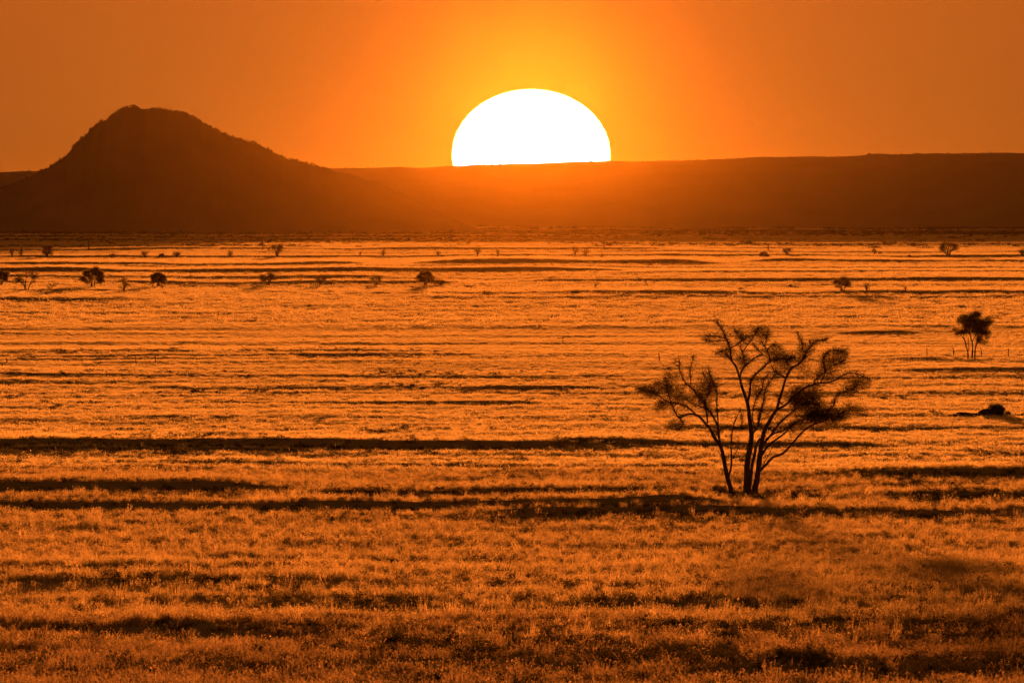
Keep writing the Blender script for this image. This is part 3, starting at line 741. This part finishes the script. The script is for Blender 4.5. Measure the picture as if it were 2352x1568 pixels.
def scatter(name, coll, x, d, z, scl, sclz, label):
    n = len(x)
    me = bpy.data.meshes.new(name); me.vertices.add(n)
    me.vertices.foreach_set('co', np.stack([x, d, z], 1).astype(np.float32).ravel())
    def attr(nm, ty, dom, arr, key='value'):
        a = me.attributes.new(nm, ty, dom); a.data.foreach_set(key, arr.ravel())
    rg = np.random.default_rng(len(x))
    rot = np.stack([rg.normal(size=n) * .12, rg.normal(size=n) * .12, rg.random(n) * 6.283], 1).astype(np.float32)
    attr('rot', 'FLOAT_VECTOR', 'POINT', rot, 'vector')
    attr('scl', 'FLOAT_VECTOR', 'POINT', np.stack([scl, scl, sclz], 1).astype(np.float32), 'vector')
    attr('idx', 'INT', 'POINT', rg.integers(0, 12, n).astype(np.int32))
    o = bpy.data.objects.new(name, me); C.objects.link(o)
    ng = bpy.data.node_groups.new(name + '_scatter', 'GeometryNodeTree')
    ng.interface.new_socket('Geometry', in_out='INPUT', socket_type='NodeSocketGeometry'); ng.interface.new_socket('Geometry', in_out='OUTPUT', socket_type='NodeSocketGeometry')
    gi = ng.nodes.new('NodeGroupInput'); go = ng.nodes.new('NodeGroupOutput')
    ip = ng.nodes.new('GeometryNodeInstanceOnPoints'); ci = ng.nodes.new('GeometryNodeCollectionInfo')
    ci.inputs['Collection'].default_value = protos[coll]; ci.inputs['Separate Children'].default_value = True; ci.inputs['Reset Children'].default_value = True
    ip.inputs['Pick Instance'].default_value = True
    def na(nm, ty):
        q = ng.nodes.new('GeometryNodeInputNamedAttribute'); q.data_type = ty; q.inputs['Name'].default_value = nm; return q.outputs['Attribute']
    lk = ng.links.new
    lk(gi.outputs[0], ip.inputs['Points']); lk(ci.outputs[0], ip.inputs['Instance'])
    lk(na('idx', 'INT'), ip.inputs['Instance Index']); lk(na('scl', 'FLOAT_VECTOR'), ip.inputs['Scale'])
    e2r = ng.nodes.new('FunctionNodeEulerToRotation'); lk(na('rot', 'FLOAT_VECTOR'), e2r.inputs[0]); lk(e2r.outputs[0], ip.inputs['Rotation'])
    lk(ip.outputs[0], go.inputs[0])
    md = o.modifiers.new('scatter', 'NODES'); md.node_group = ng
    o['kind'] = 'stuff'; o['label'] = label
    return o

def sample(dmin, dmax, dens, half=0.0325, seed=0):
    """uniform per-area points in the wedge of view (a little wider)"""
    rg = np.random.default_rng(seed)
    n = int(dens * half * (dmax ** 2 - dmin ** 2))
    d = np.sqrt(rg.random(n) * (dmax ** 2 - dmin ** 2) + dmin ** 2)
    x = (rg.random(n) * 2 - 1) * half * d
    return x, d, rg

def dark_field(x, d):
    """where low dark scrub outdoes the straw: drifting patches, more of them near the camera and on the risers"""
    z, mask = terrain(x, d, True)
    X = 1176 + x / (K * d); Yv = HOR - base_z(d) / d / K
    p = vnoise(x / 3.2, d / 9.0, 8) * .5 + vnoise(x / 9, d / 26, 9) * .6 + vnoise(x / 30, d / 60, 10) * .35
    near = sstep((Yv - 1270) / 90)                        # the rough, brushy strip nearest the camera
    mid = sstep((Yv - 845) / 20) * sstep((940 - Yv) / 30) * .75 + sstep((Yv - 1085) / 20) * sstep((1190 - Yv) / 12) * .9 + sstep((Yv - 803) / 4) * sstep((833 - Yv) / 5) * sstep((1300 - X) / 500) * 1.3
    patch = np.clip(p * .9 + near * (.40 + .22 * sstep((X - 1300) / 900)) * (1 + .5 * vnoise(x / 5, d / 12, 33)) + mid * .45 - .28 - .22 * sstep((d - 1300) / 500) * (mid < .3), 0, 1)
    return z, np.clip(mask, 0, 1), patch
TOTAL = 0
for nm, coll, dmin, dmax, dens, sc0 in [('brush_foreground', 'tuft_brown', 262, 410, 4.0, 1.0), ('grass_foreground', 'tuft_near', 340, 820, 3.4, 1.0), ('grass_middle', 'tuft_mid', 800, 2300, 1.0, .85), ('grass_far', 'tuft_far', 2200, 7500, .06, .8), ('grass_distant', 'tuft_far', 7300, 19500, .008, 1.4)]:
    x, d, rg = sample(dmin, dmax, dens, seed=int(dmin))
    z, mask, patch = dark_field(x, d)
    clump = .5 + .5 * vnoise(x / (.0016 * d), d / (.006 * d), 13) + .35 * vnoise(x / (.03 * d), d / (.02 * d), 14)
    keep = rg.random(len(x)) > np.clip(mask * (1.0 if dmin < 700 else .72) + patch * .65 + (.55 if dmin < 500 else .3 if dmin < 1000 else .12) * (1 - clump), 0, .93)
    if nm == 'brush_foreground': keep &= rg.random(len(x)) < sstep((405 - d + 25 * vnoise(x / 6, d / 14, 31)) / 40)
    if nm == 'grass_foreground': keep &= rg.random(len(x)) > .8 * sstep((395 - d + 25 * vnoise(x / 6, d / 14, 31)) / 40)
    x, d, z, patch = x[keep], d[keep], z[keep], patch[keep]
    s = sc0 * (.7 + .6 * rg.random(len(x))); sz = sc0 * (.5 + .7 * rg.random(len(x)) + .5 * (rg.random(len(x)) > .9)) * (1 + .3 * vnoise(x / 2.5, d / 6, 12))
    scatter(nm, coll, x, d, z, s, sz, {'brush_foreground': 'brown dry brush and dull grass nearest the camera', 'grass_foreground': 'dry straw-coloured grass glowing against the light near the camera', 'grass_middle': 'dry golden grass over the middle of the plain', 'grass_far': 'dry golden grass on the far plain', 'grass_distant': 'dry grass of the plain below the hills'}[nm])
    TOTAL += len(x)
for nm, coll, dmin, dmax, dens, sc0 in [('scrub_foreground', 'scrub_near', 262, 1100, 2.4, 1.0), ('scrub_middle', 'scrub_far', 1000, 7500, .13, .34), ('scrub_far', 'scrub_far', 7300, 20000, .006, 2.2)]:
    x, d, rg = sample(dmin, dmax, dens, seed=int(dmin) + 5)
    z, mask, patch = dark_field(x, d)
    keep = rg.random(len(x)) < np.clip(mask * .35 + patch * (.45 if dmin < 900 else .5), 0, 1)
    x, d, z = x[keep], d[keep], z[keep]
    s = sc0 * (.6 + .8 * rg.random(len(x)))
    scatter(nm, coll, x, d, z, s, s * (.8 + .3 * rg.random(len(x))), 'low dark scrub between the grass')
    TOTAL += len(x)
# scrub at the foot of the ridge
x, d, rg = sample(11500, 16700, .0000045 * 260, seed=77)
keep = rg.random(len(x)) < (.25 + .75 * (vnoise(x / 40, d / 700, 15) > .0)) * sstep((d - 11500) / 4000)
x, d = x[keep], d[keep]; z = terrain(x, d)
scatter('scrub_foothill', 'scrub_far', x, d, z, 1.5 + 3 * rg.random(len(x)), 2.5 + 3 * rg.random(len(x)), 'dark bushes along the foot of the ridge')
print('instances', TOTAL)

# ------------------------------------------------------------------ haze
hz = bpy.data.meshes.new('haze'); bm = bmesh.new(); bmesh.ops.create_cube(bm, size=1.0); bm.to_mesh(hz); bm.free()
ho = bpy.data.objects.new('haze', hz); C.objects.link(ho)
y0h, y1h = -600.0, 92000.0; zb, zt = -90.0, 91.0
ho.scale = (90000.0 * 2, y1h - y0h, zt - zb); ho.location = (0, (y0h + y1h) / 2, (zb + zt) / 2)
ho['kind'] = 'stuff'; ho['label'] = 'orange dusty haze over the plain'
hm = bpy.data.materials.new('haze_air'); hm.use_nodes = True
t = hm.node_tree; t.nodes.clear(); o_ = t.nodes.new('ShaderNodeOutputMaterial')
def pv(density, g, col):
    v = t.nodes.new('ShaderNodeVolumePrincipled'); v.inputs['Density'].default_value = density; v.inputs['Anisotropy'].default_value = g
    v.inputs['Color'].default_value = (*col, 1); return v
HZ = [(0.95e-5, -0.82, (0.88, 0.50, 0.08)), (2.3e-9, 0.994, (1, .80, 1)), (1.25e-9, 0.98, (1, .92, .7))]
v_ = pv(*HZ[0]).outputs[0]
for q in HZ[1:]:
    ad = t.nodes.new('ShaderNodeAddShader'); t.links.new(v_, ad.inputs[0]); t.links.new(pv(*q).outputs[0], ad.inputs[1]); v_ = ad.outputs[0]
t.links.new(v_, o_.inputs['Volume'])
hm.cycles.homogeneous_volume = True if hasattr(hm.cycles, 'homogeneous_volume') else False
hz.materials.append(hm)
